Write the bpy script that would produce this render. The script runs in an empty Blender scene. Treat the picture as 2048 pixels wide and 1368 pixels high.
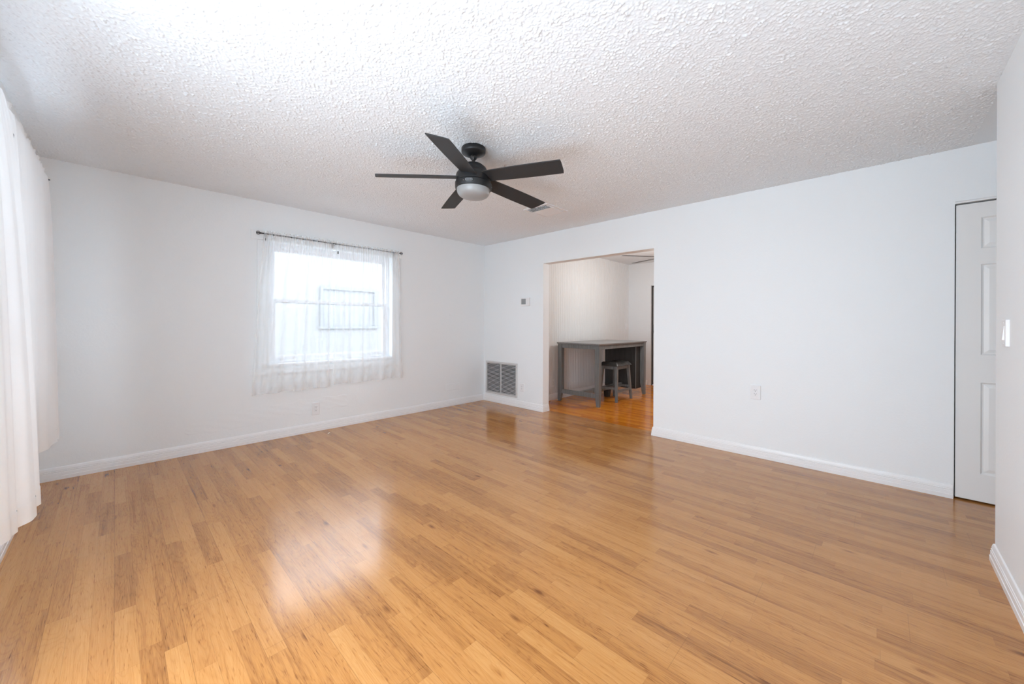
import bpy, bmesh, math, random
from mathutils import Vector, Matrix, Euler

random.seed(7)
C = bpy.context.scene.collection
SC = bpy.context.scene
PI = math.pi

# ------------------------------------------------------------------ camera
F_PX, YAW, Y_H, CAM_H, ROLL = 762.77, 0.7661, 647.9033, 1.2041, 0.0045
cam_d = bpy.data.cameras.new('camera')
cam = bpy.data.objects.new('camera', cam_d)
C.objects.link(cam)
cam_d.sensor_fit = 'HORIZONTAL'
cam_d.sensor_width = 36.0
cam_d.lens = F_PX / 2048 * 36.0
cam_d.shift_y = (Y_H - 684.0) / 2048
cam_d.clip_start = 0.03
fw = Vector((math.cos(YAW), math.sin(YAW), 0))
rt = Vector((math.sin(YAW), -math.cos(YAW), 0))
M = Matrix((rt, Vector((0, 0, 1)), -fw)).transposed().to_4x4()
cam.matrix_world = Matrix.Translation((0, 0, CAM_H)) @ M @ Matrix.Rotation(ROLL, 4, 'Z')
SC.camera = cam

# ------------------------------------------------------------------ view, sky
SC.view_settings.view_transform = 'Standard'
SC.view_settings.look = 'None'
SC.view_settings.gamma = 1
SC.view_settings.use_curve_mapping = False
SC.view_settings.exposure = 3.27
SC.render.engine = 'CYCLES'
cy = SC.cycles
cy.use_denoising = True
cy.max_bounces = 14
cy.diffuse_bounces = 9
cy.glossy_bounces = 4
cy.transmission_bounces = 8
cy.transparent_max_bounces = 16
cy.sample_clamp_indirect = 6.0
cy.caustics_reflective = False
cy.caustics_refractive = False

world = bpy.data.worlds.new('overcast_sky')
SC.world = world
world.use_nodes = True
wn = world.node_tree.nodes
# overcast sky above the horizon, an added glow below it to light the ceiling
_tc = wn.new('ShaderNodeTexCoord')
_sp = wn.new('ShaderNodeSeparateXYZ')
_mr = wn.new('ShaderNodeMapRange')
_mx = wn.new('ShaderNodeMix')
_mx.data_type = 'RGBA'
_mr.inputs['From Min'].default_value = -0.06
_mr.inputs['From Max'].default_value = 0.06
_mx.inputs[6].default_value = (0.80, 0.90, 1.01, 1)
_mx.inputs[7].default_value = (0.885, 0.98, 1.10, 1)
for a_, b_ in ((_tc.outputs['Generated'], _sp.inputs[0]), (_sp.outputs['Z'], _mr.inputs['Value']),
               (_mr.outputs['Result'], _mx.inputs[0]), (_mx.outputs[2], wn['Background'].inputs['Color'])):
    world.node_tree.links.new(a_, b_)
wn['Background'].inputs['Strength'].default_value = 1.25

# ------------------------------------------------------------------ dimensions
XL, XR, YB, YN, H = -0.41, 4.0602, 4.5214, -0.43, 2.44
OP0, OP1, OPZ = 1.766, 3.315, 2.036          # opening into the dining room
XD = 4.19                                    # dining side of that wall
YD, XF = 3.745, 7.38                         # dining room walls
DR0, DR1, DRZ = -1.16, -0.380, 2.07          # door in the right wall
HX = 3.11                                    # end of the near wall
WB = (1.095, 2.465, 0.775, 2.045)            # back window hole x0 x1 z0 z1
WL = (2.08, 3.40, 0.775, 2.045)              # left window hole y0 y1 z0 z1
WL2 = (0.12, 1.82, 0.12, 2.28)              # unseen, uncurtained window added in the left wall to brighten the room


def portal(name, loc, rot, sx, sy):
    d = bpy.data.lights.new(name, 'AREA')
    d.shape = 'RECTANGLE'
    d.size, d.size_y = sx, sy
    d.cycles.is_portal = True
    o = bpy.data.objects.new(name, d)
    o.location = loc
    o.rotation_euler = rot
    C.objects.link(o)


portal('daylight_portal_left', (XL - 0.16, (WL[0] + WL[1]) / 2, 1.41), (0, -PI / 2, 0), 1.27, WL[1] - WL[0])
portal('daylight_portal_back', ((WB[0] + WB[1]) / 2, YB + 0.17, 1.41), (-PI / 2, 0, 0), 1.37, 1.27)
portal('daylight_portal_added_window', (XL - 0.16, (WL2[0] + WL2[1]) / 2, (WL2[2] + WL2[3]) / 2), (0, -PI / 2, 0), WL2[3] - WL2[2], WL2[1] - WL2[0])


# ------------------------------------------------------------------ node helpers
class NT:
    def __init__(self, name):
        self.m = bpy.data.materials.new(name)
        self.m.use_nodes = True
        self.t = self.m.node_tree
        self.t.nodes.clear()
        self.out = self.t.nodes.new('ShaderNodeOutputMaterial')

    def n(self, typ, ins=None, **props):
        nd = self.t.nodes.new(typ)
        for k, v in props.items():
            setattr(nd, k, v)
        for k, v in (ins or {}).items():
            self.set(nd.inputs[k], v)
        return nd

    def set(self, sock, v):
        if hasattr(v, 'bl_rna') and hasattr(v, 'is_linked'):
            self.t.links.new(v, sock)
        elif isinstance(v, (tuple, list)) and len(v) == 3 and sock.type == 'RGBA':
            sock.default_value = (*v, 1)
        else:
            sock.default_value = v

    def math(self, op, a, b=0.0, c=0.0, clamp=False):
        nd = self.n('ShaderNodeMath', operation=op, use_clamp=clamp)
        for i, v in enumerate((a, b, c)):
            self.set(nd.inputs[i], v)
        return nd.outputs[0]

    def ramp(self, fac, stops, interp='LINEAR'):
        nd = self.n('ShaderNodeValToRGB', {'Fac': fac})
        r = nd.color_ramp
        r.interpolation = interp
        while len(r.elements) < len(stops):
            r.elements.new(0.5)
        for e, (p, c) in zip(r.elements, stops):
            e.position = p
            e.color = (*c, 1) if len(c) == 3 else c
        return nd.outputs['Color']

    def mix(self, fac, a, b, mode='MIX'):
        nd = self.n('ShaderNodeMix', data_type='RGBA', blend_type=mode)
        self.set(nd.inputs[0], fac)
        self.set(nd.inputs[6], a)
        self.set(nd.inputs[7], b)
        return nd.outputs[2]

    def xyz(self, x, y, z):
        return self.n('ShaderNodeCombineXYZ', {'X': x, 'Y': y, 'Z': z}).outputs[0]

    def noise(self, vec, scale, detail=2.0, rough=0.5, dist=0.0):
        return self.n('ShaderNodeTexNoise', {'Vector': vec, 'Scale': scale, 'Detail': detail,
                                             'Roughness': rough, 'Distortion': dist}).outputs['Fac']

    def bump(self, height, strength, dist):
        return self.n('ShaderNodeBump', {'Height': height, 'Strength': strength, 'Distance': dist}).outputs[0]

    def pos(self):
        return self.n('ShaderNodeNewGeometry').outputs['Position']

    def obj(self):
        return self.n('ShaderNodeTexCoord').outputs['Object']

    def bsdf(self, **ins):
        nd = self.n('ShaderNodeBsdfPrincipled')
        for k, v in ins.items():
            self.set(nd.inputs[k.replace('_', ' ')], v)
        self.t.links.new(nd.outputs[0], self.out.inputs['Surface'])
        return nd


def simple(name, col, rough=0.5, metal=0.0, spec=0.5, bump=None, vary=0.0):
    t = NT(name)
    p = t.obj()
    c = col
    if vary:
        f = t.noise(p, 9.0, 3.0)
        c = t.mix(f, tuple(v * (1 - vary) for v in col), tuple(min(1, v * (1 + vary)) for v in col))
    ins = dict(Base_Color=c, Roughness=rough, Metallic=metal, Specular_IOR_Level=spec)
    if bump:
        ins['Normal'] = t.bump(t.noise(p, bump[0], 3.0), bump[1], bump[2])
    t.bsdf(**ins)
    return t.m


# ------------------------------------------------------------------ materials
def wall_material(name, col, scale=70.0, strength=0.25):
    t = NT(name)
    p = t.pos()
    h = t.math('ADD', t.noise(p, scale, 3.0, 0.55), t.math('MULTIPLY', t.noise(p, 6.0, 2.0), 1.5))
    t.bsdf(Base_Color=col, Roughness=0.55, Specular_IOR_Level=0.3, Normal=t.bump(h, strength, 0.003))
    return t.m


def popcorn_material():
    t = NT('popcorn_ceiling')
    h = t.noise(t.pos(), 330.0, 3.0, 0.6)
    t.bsdf(Base_Color=(0.830, 0.876, 0.912), Roughness=0.9, Specular_IOR_Level=0.1, Normal=t.bump(h, 0.5, 0.002))
    return t.m


def plank_floor(name, W, plank, per_board, board_len, dark, mid, light, rough, grain=1.0, rot=False, seam=0.22):
    t = NT(name)
    sep = t.n('ShaderNodeSeparateXYZ', {'Vector': t.pos()})
    x, y = sep.outputs[0], sep.outputs[1]
    if rot:
        x, y = y, x
    s = t.math('DIVIDE', x, W)
    si = t.math('FLOOR', s)
    fx = t.math('SUBTRACT', s, si)
    w = t.math('ADD', t.math('DIVIDE', y, plank), t.math('MULTIPLY', si, 17.37))
    vor = t.n('ShaderNodeTexVoronoi', {'W': w, 'Scale': 1.0, 'Randomness': 0.75}, voronoi_dimensions='1D', feature='F1')
    crgb = t.n('ShaderNodeSeparateColor', {'Color': vor.outputs['Color']})
    r1, r2, r3 = crgb.outputs[0], crgb.outputs[1], crgb.outputs[2]
    vd = t.n('ShaderNodeTexVoronoi', {'W': w, 'Scale': 1.0, 'Randomness': 0.75}, voronoi_dimensions='1D', feature='DISTANCE_TO_EDGE')
    end = t.math('LESS_THAN', t.math('MULTIPLY', vd.outputs['Distance'], plank), 0.0011)
    edge = t.math('LESS_THAN', t.math('MULTIPLY', t.math('MINIMUM', fx, t.math('SUBTRACT', 1.0, fx)), W), 0.0007)
    # printed grain, shifted for every strip
    gv = t.xyz(t.math('MULTIPLY', x, 30.0), t.math('MULTIPLY', y, 1.6), t.math('ADD', t.math('MULTIPLY', si, 3.7), t.math('MULTIPLY', r1, 29.0)))
    g1 = t.noise(gv, 1.0, 4.0, 0.6, 0.5)
    cv = t.xyz(t.math('MULTIPLY', x, 13.0), t.math('MULTIPLY', y, 1.5), t.math('ADD', t.math('MULTIPLY', si, 5.1), t.math('MULTIPLY', r2, 41.0)))
    ring = t.noise(cv, 1.0, 1.5, 0.5, 0.35)
    rings = t.math('SINE', t.math('MULTIPLY', ring, 120.0))
    rings = t.math('POWER', t.math('MULTIPLY', t.math('ADD', rings, 1.0), 0.5), 5.0)
    lv = t.xyz(t.math('MULTIPLY', x, 240.0), t.math('MULTIPLY', y, 17.0), t.math('ADD', si, t.math('MULTIPLY', r1, 7.0)))
    fleck = t.math('MULTIPLY', t.math('SUBTRACT', t.noise(lv, 1.0, 2.0, 0.5), 0.60), 6.0, clamp=True)
    fv = t.xyz(t.math('MULTIPLY', x, 330.0), t.math('MULTIPLY', y, 11.0), si)
    fib = t.noise(fv, 1.0, 2.0, 0.6)
    kv = t.xyz(t.math('MULTIPLY', x, 7.0), t.math('MULTIPLY', y, 2.4), t.math('MULTIPLY', r3, 9.0))
    kn = t.n('ShaderNodeTexVoronoi', {'Vector': kv, 'Scale': 1.0}, feature='F1')
    knot = t.math('SUBTRACT', 1.0, t.math('MULTIPLY', kn.outputs['Distance'], 9.0), clamp=True)
    tone = t.math('ADD', t.math('MULTIPLY', r1, 0.34), t.math('MULTIPLY', g1, 0.62 * grain))
    tone = t.math('SUBTRACT', tone, t.math('ADD', t.math('MULTIPLY', rings, 0.10 * grain), t.math('MULTIPLY', fleck, 0.40 * grain)))
    tone = t.math('ADD', tone, t.math('MULTIPLY', t.math('SUBTRACT', fib, 0.5), 0.48 * grain))
    sv = t.xyz(t.math('MULTIPLY', x, 85.0), t.math('MULTIPLY', y, 1.1), t.math('ADD', si, t.math('MULTIPLY', r2, 13.0)))
    streak = t.math('MULTIPLY', t.math('SUBTRACT', t.noise(sv, 1.0, 3.0, 0.55), 0.56), 5.0, clamp=True)
    tone = t.math('SUBTRACT', tone, t.math('MULTIPLY', streak, 0.26 * grain))
    tone = t.math('ADD', tone, 0.085)
    tone = t.math('SUBTRACT', tone, t.math('MULTIPLY', knot, 0.60))
    col = t.ramp(tone, [(0.0, dark), (0.5, mid), (1.0, light)])
    col = t.mix(t.math('MULTIPLY', end, 0.14), col, tuple(v * 0.55 for v in dark))
    col = t.mix(t.math('MULTIPLY', edge, 0.22), col, tuple(v * 0.55 for v in dark))
    if per_board:
        b = t.math('DIVIDE', s, float(per_board))
        bi = t.math('FLOOR', b)
        fb = t.math('SUBTRACT', b, bi)
        ed = t.math('LESS_THAN', t.math('MULTIPLY', t.math('MINIMUM', fb, t.math('SUBTRACT', 1.0, fb)), W * per_board), 0.0011)
        yb = t.math('ADD', t.math('DIVIDE', y, board_len), t.math('MULTIPLY', bi, 0.37))
        fy = t.math('FRACT', yb)
        ee = t.math('LESS_THAN', t.math('MULTIPLY', t.math('MINIMUM', fy, t.math('SUBTRACT', 1.0, fy)), board_len), 0.0013)
        col = t.mix(t.math('MULTIPLY', t.math('MAXIMUM', ed, ee), seam), col, tuple(v * 0.35 for v in dark))
    h = t.math('ADD', t.math('MULTIPLY', fib, 0.5), t.math('MULTIPLY', t.noise(t.pos(), 2.2, 1.0), 0.0))
    t.bsdf(Base_Color=col, Roughness=t.math('ADD', rough, t.math('MULTIPLY', fib, 0.06)), Specular_IOR_Level=0.72,
           Normal=t.bump(h, 0.06, 0.001))
    return t.m


def sheer_material(name, dense, translucent):
    t = NT(name)
    tr = t.n('ShaderNodeBsdfTransparent', {'Color': (1, 1, 1)})
    tl = t.n('ShaderNodeBsdfTranslucent', {'Color': (0.895, 0.925, 0.945)})
    df = t.n('ShaderNodeBsdfDiffuse', {'Color': (0.895, 0.925, 0.945)})
    m1 = t.n('ShaderNodeMixShader', {0: 1 - translucent, 1: tl.outputs[0], 2: df.outputs[0]})
    # the weave looks denser at a grazing angle
    lw = t.n('ShaderNodeLayerWeight', {'Blend': 0.35})
    fac = t.math('ADD', dense, t.math('MULTIPLY', lw.outputs['Facing'], 0.50), clamp=True)
    m2 = t.n('ShaderNodeMixShader', {0: fac, 1: tr.outputs[0], 2: m1.outputs[0]})
    t.t.links.new(m2.outputs[0], t.out.inputs['Surface'])
    return t.m


def pane_material(name, tint):
    t = NT(name)
    tr = t.n('ShaderNodeBsdfTransparent', {'Color': tint})
    gl = t.n('ShaderNodeBsdfGlossy', {'Color': (1, 1, 1), 'Roughness': 0.01})
    m = t.n('ShaderNodeMixShader', {0: 0.06, 1: tr.outputs[0], 2: gl.outputs[0]})
    t.t.links.new(m.outputs[0], t.out.inputs['Surface'])
    return t.m


def wood_stain(name, dark, light, rough=0.45, along=2):
    t = NT(name)
    sep = t.n('ShaderNodeSeparateXYZ', {'Vector': t.obj()})
    k = [60.0, 60.0, 60.0]
    k[along] = 3.0
    v = t.xyz(*[t.math('MULTIPLY', sep.outputs[i], k[i]) for i in range(3)])
    f = t.noise(v, 1.0, 4.0, 0.6, 0.4)
    col = t.ramp(f, [(0.25, dark), (0.75, light)])
    t.bsdf(Base_Color=col, Roughness=rough, Specular_IOR_Level=0.5, Normal=t.bump(f, 0.15, 0.001))
    return t.m


def lamp_material(name, col, strength, base=(0.9, 0.88, 0.85)):
    t = NT(name)
    t.bsdf(Base_Color=base, Roughness=0.35, Emission_Color=col, Emission_Strength=strength)
    return t.m


M_ = dict(
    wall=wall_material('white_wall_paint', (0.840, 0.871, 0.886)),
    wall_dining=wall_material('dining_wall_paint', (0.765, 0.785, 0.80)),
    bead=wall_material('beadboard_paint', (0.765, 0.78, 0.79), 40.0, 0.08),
    popcorn=popcorn_material(),
    trim=simple('white_trim_enamel', (0.84, 0.845, 0.85), 0.35, vary=0.02),
    door=simple('white_door_enamel', (0.80, 0.80, 0.79), 0.4, bump=(120.0, 0.08, 0.001)),
    floor=plank_floor('oak_laminate_floor', 0.0637, 0.60, 3, 1.29, (0.17, 0.056, 0.012), (0.455, 0.196, 0.051), (0.60, 0.300, 0.098), 0.13),
    floor_dining=plank_floor('cherry_stained_floor', 0.057, 0.8, 0, 1.0, (0.20, 0.045, 0.003), (0.58, 0.17, 0.010), (0.82, 0.33, 0.03), 0.12, 1.35),
    sheer=sheer_material('white_sheer_voile', 0.27, 0.13),
    cotton=sheer_material('white_cotton_muslin', 0.985, 0.035),
    glass=pane_material('window_glass', (0.97, 0.98, 0.98)),
    glass_tint=pane_material('dimming_window_glass', (0.74, 0.745, 0.745)),  # grey tint added to dim the daylight through the back window
    vinyl=simple('white_window_vinyl', (0.86, 0.87, 0.89), 0.4, vary=0.02),
    black=simple('matte_black_metal', (0.012, 0.012, 0.013), 0.42, spec=0.5, vary=0.15),
    blade=simple('black_fan_blade', (0.026, 0.026, 0.027), 0.55, spec=0.4, bump=(300.0, 0.05, 0.0005)),
    chrome=simple('brushed_nickel', (0.62, 0.62, 0.63), 0.25, 1.0, vary=0.05),
    gunmetal=simple('gunmetal_rod', (0.10, 0.10, 0.11), 0.3, 0.9, vary=0.1),
    opal=simple('opal_glass_bowl', (0.30, 0.30, 0.298), 0.28, spec=0.5, vary=0.03),
    badge=simple('silver_badge', (0.75, 0.75, 0.76), 0.3, 1.0, vary=0.04),
    plastic=simple('white_plastic', (0.82, 0.825, 0.835), 0.5, vary=0.02),
    slot=simple('dark_slot', (0.03, 0.03, 0.03), 0.7, vary=0.1),
    screen=simple('grey_lcd', (0.30, 0.31, 0.31), 0.25, vary=0.25),
    grille=simple('painted_grille_metal', (0.60, 0.60, 0.60), 0.4, vary=0.05),
    duct_shade=simple('duct_shade_black', (0.012, 0.012, 0.012), 0.9, vary=0.3),
    grey_wood=wood_stain('weathered_grey_wood', (0.095, 0.101, 0.100), (0.200, 0.208, 0.206)),
    grey_top=wood_stain('weathered_grey_table_top', (0.16, 0.165, 0.168), (0.27, 0.275, 0.275), 0.3, 0),
    dark_wood=wood_stain('darkened_table_wood', (0.020, 0.020, 0.020), (0.05, 0.05, 0.048)),
    leather=simple('black_leatherette', (0.035, 0.034, 0.032), 0.38, bump=(55.0, 0.2, 0.003)),
    bronze=simple('dark_bronze_frame', (0.055, 0.050, 0.045), 0.4, 0.4, vary=0.1),
    door_grey=simple('taupe_door_paint', (0.30, 0.285, 0.27), 0.45, vary=0.05),
    stucco=wall_material('neighbour_stucco', (0.30, 0.30, 0.298), 30.0, 0.4),
    shutter=simple('neighbour_shutter', (0.285, 0.289, 0.294), 0.5, vary=0.05),
    ground=simple('pale_gravel', (0.55, 0.54, 0.52), 0.9, vary=0.2),
    shutter_frame=simple('neighbour_window_frame', (0.25, 0.26, 0.268), 0.5, vary=0.05),
    lamp=lamp_material('lit_opal_lamp', (1.0, 0.86, 0.72), 3.2),
    tag=simple('dark_cloth_tag', (0.02, 0.02, 0.02), 0.8, vary=0.2),
    chip=simple('pale_wood_splinter', (0.80, 0.72, 0.58), 0.7, vary=0.1),
)


# ------------------------------------------------------------------ mesh builder
class MB:
    def __init__(self):
        self.v, self.f = [], []

    def add(self, verts, faces, mat=None):
        b = len(self.v)
        self.v += [tuple(mat @ Vector(p)) if mat else tuple(p) for p in verts]
        self.f += [tuple(b + i for i in f) for f in faces]
        return self

    def box(self, x0, x1, y0, y1, z0, z1, mat=None):
        v = [(x, y, z) for x in (x0, x1) for y in (y0, y1) for z in (z0, z1)]
        return self.add(v, [(0, 1, 3, 2), (4, 6, 7, 5), (0, 4, 5, 1), (2, 3, 7, 6), (0, 2, 6, 4), (1, 5, 7, 3)], mat)

    def hexa(self, bot, top):
        """bot and top: four points each, same winding"""
        return self.add(list(bot) + list(top), [(3, 2, 1, 0), (4, 5, 6, 7)] + [(i, (i + 1) % 4, 4 + (i + 1) % 4, 4 + i) for i in range(4)])

    def lathe(self, prof, mat=None, n=40, cap0=True, cap1=True):
        v, f = [], []
        for r, z in prof:
            v += [(r * math.cos(2 * PI * i / n), r * math.sin(2 * PI * i / n), z) for i in range(n)]
        for k in range(len(prof) - 1):
            for i in range(n):
                j = (i + 1) % n
                f.append((k * n + i, k * n + j, (k + 1) * n + j, (k + 1) * n + i))
        if cap0:
            f.append(tuple(reversed(range(n))))
        if cap1:
            f.append(tuple((len(prof) - 1) * n + i for i in range(n)))
        return self.add(v, f, mat)

    def tube(self, pts, r, n=12, closed=False):
        pts = [Vector(p) for p in pts]
        v, f = [], []
        m = len(pts)
        for k, p in enumerate(pts):
            a = pts[k - 1] if (k or closed) else p
            b = pts[(k + 1) % m] if (k < m - 1 or closed) else p
            d = (b - a).normalized()
            q = d.to_track_quat('Z', 'Y')
            for i in range(n):
                v.append(p + q @ Vector((r * math.cos(2 * PI * i / n), r * math.sin(2 * PI * i / n), 0)))
        for k in range(m if closed else m - 1):
            for i in range(n):
                j = (i + 1) % n
                k2 = (k + 1) % m
                f.append((k * n + i, k * n + j, k2 * n + j, k2 * n + i))
        if not closed:
            f.append(tuple(reversed(range(n))))
            f.append(tuple((m - 1) * n + i for i in range(n)))
        return self.add(v, f)

    def sphere(self, c, r, n=16, m=10, sz=1.0):
        prof = [(max(1e-4, r * math.sin(PI * k / m)), -r * sz * math.cos(PI * k / m)) for k in range(m + 1)]
        return self.lathe(prof, Matrix.Translation(c), n)

    def grid(self, fn, nu, nv):
        v = [fn(i / nu, j / nv) for j in range(nv + 1) for i in range(nu + 1)]
        f = [(j * (nu + 1) + i, j * (nu + 1) + i + 1, (j + 1) * (nu + 1) + i + 1, (j + 1) * (nu + 1) + i) for j in range(nv) for i in range(nu)]
        return self.add(v, f)

    def sweep(self, prof, path):
        """prof: closed list of (offset, z); path: xy points, offset goes to the left of travel"""
        pts = [Vector(p) for p in path]
        v, f = [], []
        n = len(prof)
        for k, p in enumerate(pts):
            d0 = (p - pts[k - 1]).normalized() if k else None
            d1 = (pts[k + 1] - p).normalized() if k < len(pts) - 1 else None
            d0, d1 = d0 or d1, d1 or d0
            n0, n1 = Vector((-d0.y, d0.x)), Vector((-d1.y, d1.x))
            mv = (n0 + n1) / (1 + n0.dot(n1))
            v += [(p.x + mv.x * o, p.y + mv.y * o, z) for o, z in prof]
        for k in range(len(pts) - 1):
            for i in range(n):
                j = (i + 1) % n
                f.append((k * n + i, (k + 1) * n + i, (k + 1) * n + j, k * n + j))
        f.append(tuple(range(n)))
        f.append(tuple(reversed([(len(pts) - 1) * n + i for i in range(n)])))
        return self.add(v, f)


def obj(name, mb, mat, parent=None, smooth=None, bevel=0.0, fix=True):
    me = bpy.data.meshes.new(name)
    o = bpy.data.objects.new(name, me)
    C.objects.link(o)
    off = Vector((0, 0, 0))
    if parent is not None:
        q = parent
        while q is not None:
            off += Vector(q.location)
            q = q.parent
        o.parent = parent
    vs = [Vector(p) - off for p in mb.v]
    if parent is None and vs:                      # top-level: origin at the base of the mesh
        lo = Vector((min(p.x for p in vs), min(p.y for p in vs), min(p.z for p in vs)))
        hi = Vector((max(p.x for p in vs), max(p.y for p in vs), max(p.z for p in vs)))
        org = Vector(((lo.x + hi.x) / 2, (lo.y + hi.y) / 2, lo.z))
        vs = [p - org for p in vs]
        o.location = org
    me.from_pydata(vs, [], mb.f)
    if fix or smooth:
        bm = bmesh.new()
        bm.from_mesh(me)
        if fix:
            bmesh.ops.recalc_face_normals(bm, faces=bm.faces)
        if smooth:
            for f_ in bm.faces:
                f_.smooth = True
            for e in bm.edges:
                if len(e.link_faces) == 2 and e.calc_face_angle(0) > math.radians(smooth):
                    e.smooth = False
        bm.to_mesh(me)
        bm.free()
    if bevel:
        b = o.modifiers.new('bevel', 'BEVEL')
        b.width = bevel
        b.segments = 2
        b.limit_method = 'ANGLE'
        b.harden_normals = False
    me.materials.append(mat)
    return o


def tag(o, label, cat, group=None):
    o['label'] = label
    o['category'] = cat
    if group:
        o['group'] = group
    return o


def thing(name, label, cat, loc, group=None):
    o = bpy.data.objects.new(name, None)
    o.empty_display_size = 0.1
    C.objects.link(o)
    o.location = loc
    return tag(o, label, cat, group)


def struct(name, mb, mat, **k):
    o = obj(name, mb, mat, **k)
    o['kind'] = 'structure'
    return o


def struct_root(name, loc):
    o = bpy.data.objects.new(name, None)
    o.empty_display_size = 0.1
    C.objects.link(o)
    o.location = loc
    o['kind'] = 'structure'
    return o


# ------------------------------------------------------------------ room shell
struct('floor', MB().box(XL - 0.2, 4.19, -1.9, YB + 0.2, -0.12, 0), M_['floor'])
struct('floor_dining', MB().box(4.19, XF + 0.2, -0.2, YD + 0.2, -0.12, 0), M_['floor_dining'])


def popcorn_ceiling():
    # slab above, and a sprayed texture of real bumps hanging below it
    import numpy as np
    rng = np.random.default_rng(5)
    st = 0.0040
    x0, x1, y0, y1 = XL - 0.02, XR + 0.02, YN - 0.02, YB + 0.02
    nx, ny = int((x1 - x0) / st) + 1, int((y1 - y0) / st) + 1
    h = rng.random((ny, nx)) ** 2.2
    k = np.array([0.17, 0.66, 0.17])
    for ax in (0, 1):
        h = k[0] * np.roll(h, 1, ax) + k[1] * h + k[2] * np.roll(h, -1, ax)
    c = rng.random((ny, nx))
    for _ in range(3):
        for ax in (0, 1):
            c = (np.roll(c, 2, ax) + np.roll(c, 1, ax) + c + np.roll(c, -1, ax) + np.roll(c, -2, ax)) / 5
    c = (c - c.mean()) / c.std()
    h = np.clip((h - 0.24) * 2.4, 0, 1) ** 1.1 * (1.0 + 0.22 * np.clip(c, -2, 2))
    gx, gy = np.meshgrid(np.linspace(x0, x1, nx), np.linspace(y0, y1, ny))
    gz = H - 0.0052 * h
    co = np.stack([gx, gy, gz], -1).reshape(-1, 3)
    i = (np.arange(ny - 1)[:, None] * nx + np.arange(nx - 1)[None, :]).reshape(-1)
    f = np.stack([i, i + nx, i + nx + 1, i + 1], -1)
    sl = np.array([(x, y, z) for x in (XL - 0.2, 4.125) for y in (-1.9, YB + 0.2) for z in (H + .0005, H + 0.15)])
    fb = np.array([(0, 1, 3, 2), (4, 6, 7, 5), (0, 4, 5, 1), (2, 3, 7, 6), (0, 2, 6, 4), (1, 5, 7, 3)]) + len(co)
    co = np.concatenate([co, sl])
    f = np.concatenate([f, fb])
    me = bpy.data.meshes.new('ceiling')
    me.vertices.add(len(co))
    me.vertices.foreach_set('co', co.astype(np.float32).ravel())
    me.loops.add(f.size)
    me.loops.foreach_set('vertex_index', f.astype(np.int32).ravel())
    me.polygons.add(len(f))
    me.polygons.foreach_set('loop_start', (np.arange(len(f)) * 4).astype(np.int32))
    sm = np.ones(len(f), dtype=bool)
    sm[-6:] = False
    me.polygons.foreach_set('use_smooth', sm)
    me.update(calc_edges=True)
    me.materials.append(M_['popcorn'])
    o = bpy.data.objects.new('ceiling', me)
    C.objects.link(o)
    o['kind'] = 'structure'


popcorn_ceiling()
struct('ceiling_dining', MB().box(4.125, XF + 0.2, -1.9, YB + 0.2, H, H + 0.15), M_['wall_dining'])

b = MB()
b.box(XL - 0.2, XL, -0.62, WL2[0], 0, H).box(XL - 0.2, XL, WL2[0], WL2[1], 0, WL2[2]).box(XL - 0.2, XL, WL2[0], WL2[1], WL2[3], H)
b.box(XL - 0.2, XL, WL2[1], WL[0], 0, H).box(XL - 0.2, XL, WL[1], YB + 0.2, 0, H)
b.box(XL - 0.2, XL, WL[0], WL[1], 0, WL[2]).box(XL - 0.2, XL, WL[0], WL[1], WL[3], H)
struct('wall_left', b, M_['wall'])
b = MB()
b.box(XL, WB[0], YB, YB + 0.2, 0, H).box(WB[1], XD, YB, YB + 0.2, 0, H)
b.box(WB[0], WB[1], YB, YB + 0.2, 0, WB[2]).box(WB[0], WB[1], YB, YB + 0.2, WB[3], H)
wall_back = struct('wall_back', b, M_['wall'])
b = MB()
b.box(XR, XD, OP1, YB, 0, H).box(XR, XD, OP0, OP1, OPZ, H).box(XR, XD, DR1, OP0, 0, H)
b.box(XR, XD, DR0, DR1, DRZ, H).box(XR, XD, -1.9, DR0, 0, H)
struct('wall_right', b, M_['wall'])
b = MB()
b.box(XL, HX, YN - 0.19, YN, 0, H)
b.box(HX - 0.12, HX, -1.8, YN - 0.19, 0, H)
struct('wall_near', b, M_['wall'])
struct('wall_hall', MB().box(HX - 0.12, XD, -1.9, -1.8, 0, H), M_['wall'])
# dining room: beadboard back wall with vertical grooves
v, f = [], []
x = XD
P_ = 0.05
cols = []
while x < XF:
    for dx, d in ((0, 0), (P_ - 0.010, 0), (P_ - 0.008, 0.0024), (P_ - 0.005, 0.0006), (P_ - 0.002, 0.0024)):
        if x + dx <= XF:
            cols.append((x + dx, d))
    x += P_
cols.append((XF, 0))
for cx, d in cols:
    v += [(cx, YD + d, 0), (cx, YD + d, H)]
n = len(cols)
for i in range(n - 1):
    f.append((2 * i, 2 * i + 2, 2 * i + 3, 2 * i + 1))
b = MB().add(v, f)
bk = len(v)
b.box(XD, XF + 0.12, YD + 0.005, YD + 0.12, 0, H)
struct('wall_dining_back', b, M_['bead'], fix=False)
D2 = (2.40, 3.262, 1.975)                     # dark door in the far dining wall
b = MB()
b.box(XF, XF + 0.14, D2[1], YD + 0.12, 0, H).box(XF, XF + 0.14, D2[0], D2[1], D2[2], H).box(XF, XF + 0.14, -0.1, D2[0], 0, H)
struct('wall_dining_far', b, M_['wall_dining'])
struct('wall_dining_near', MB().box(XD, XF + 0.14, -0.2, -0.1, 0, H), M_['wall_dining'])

# baseboards: one profile swept along each run of wall
BP = [(0, 0), (.017, 0), (.017, .027), (.0145, .029), (.0145, .030), (.0138, .052), (.0115, .0545), (.0115, .0565), (.0125, .058), (.0125, .064),
      (.0095, .0665), (.0095, .0685), (.0105, .070), (.0085, .082), (.0055, .091), (0, .095)]


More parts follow.
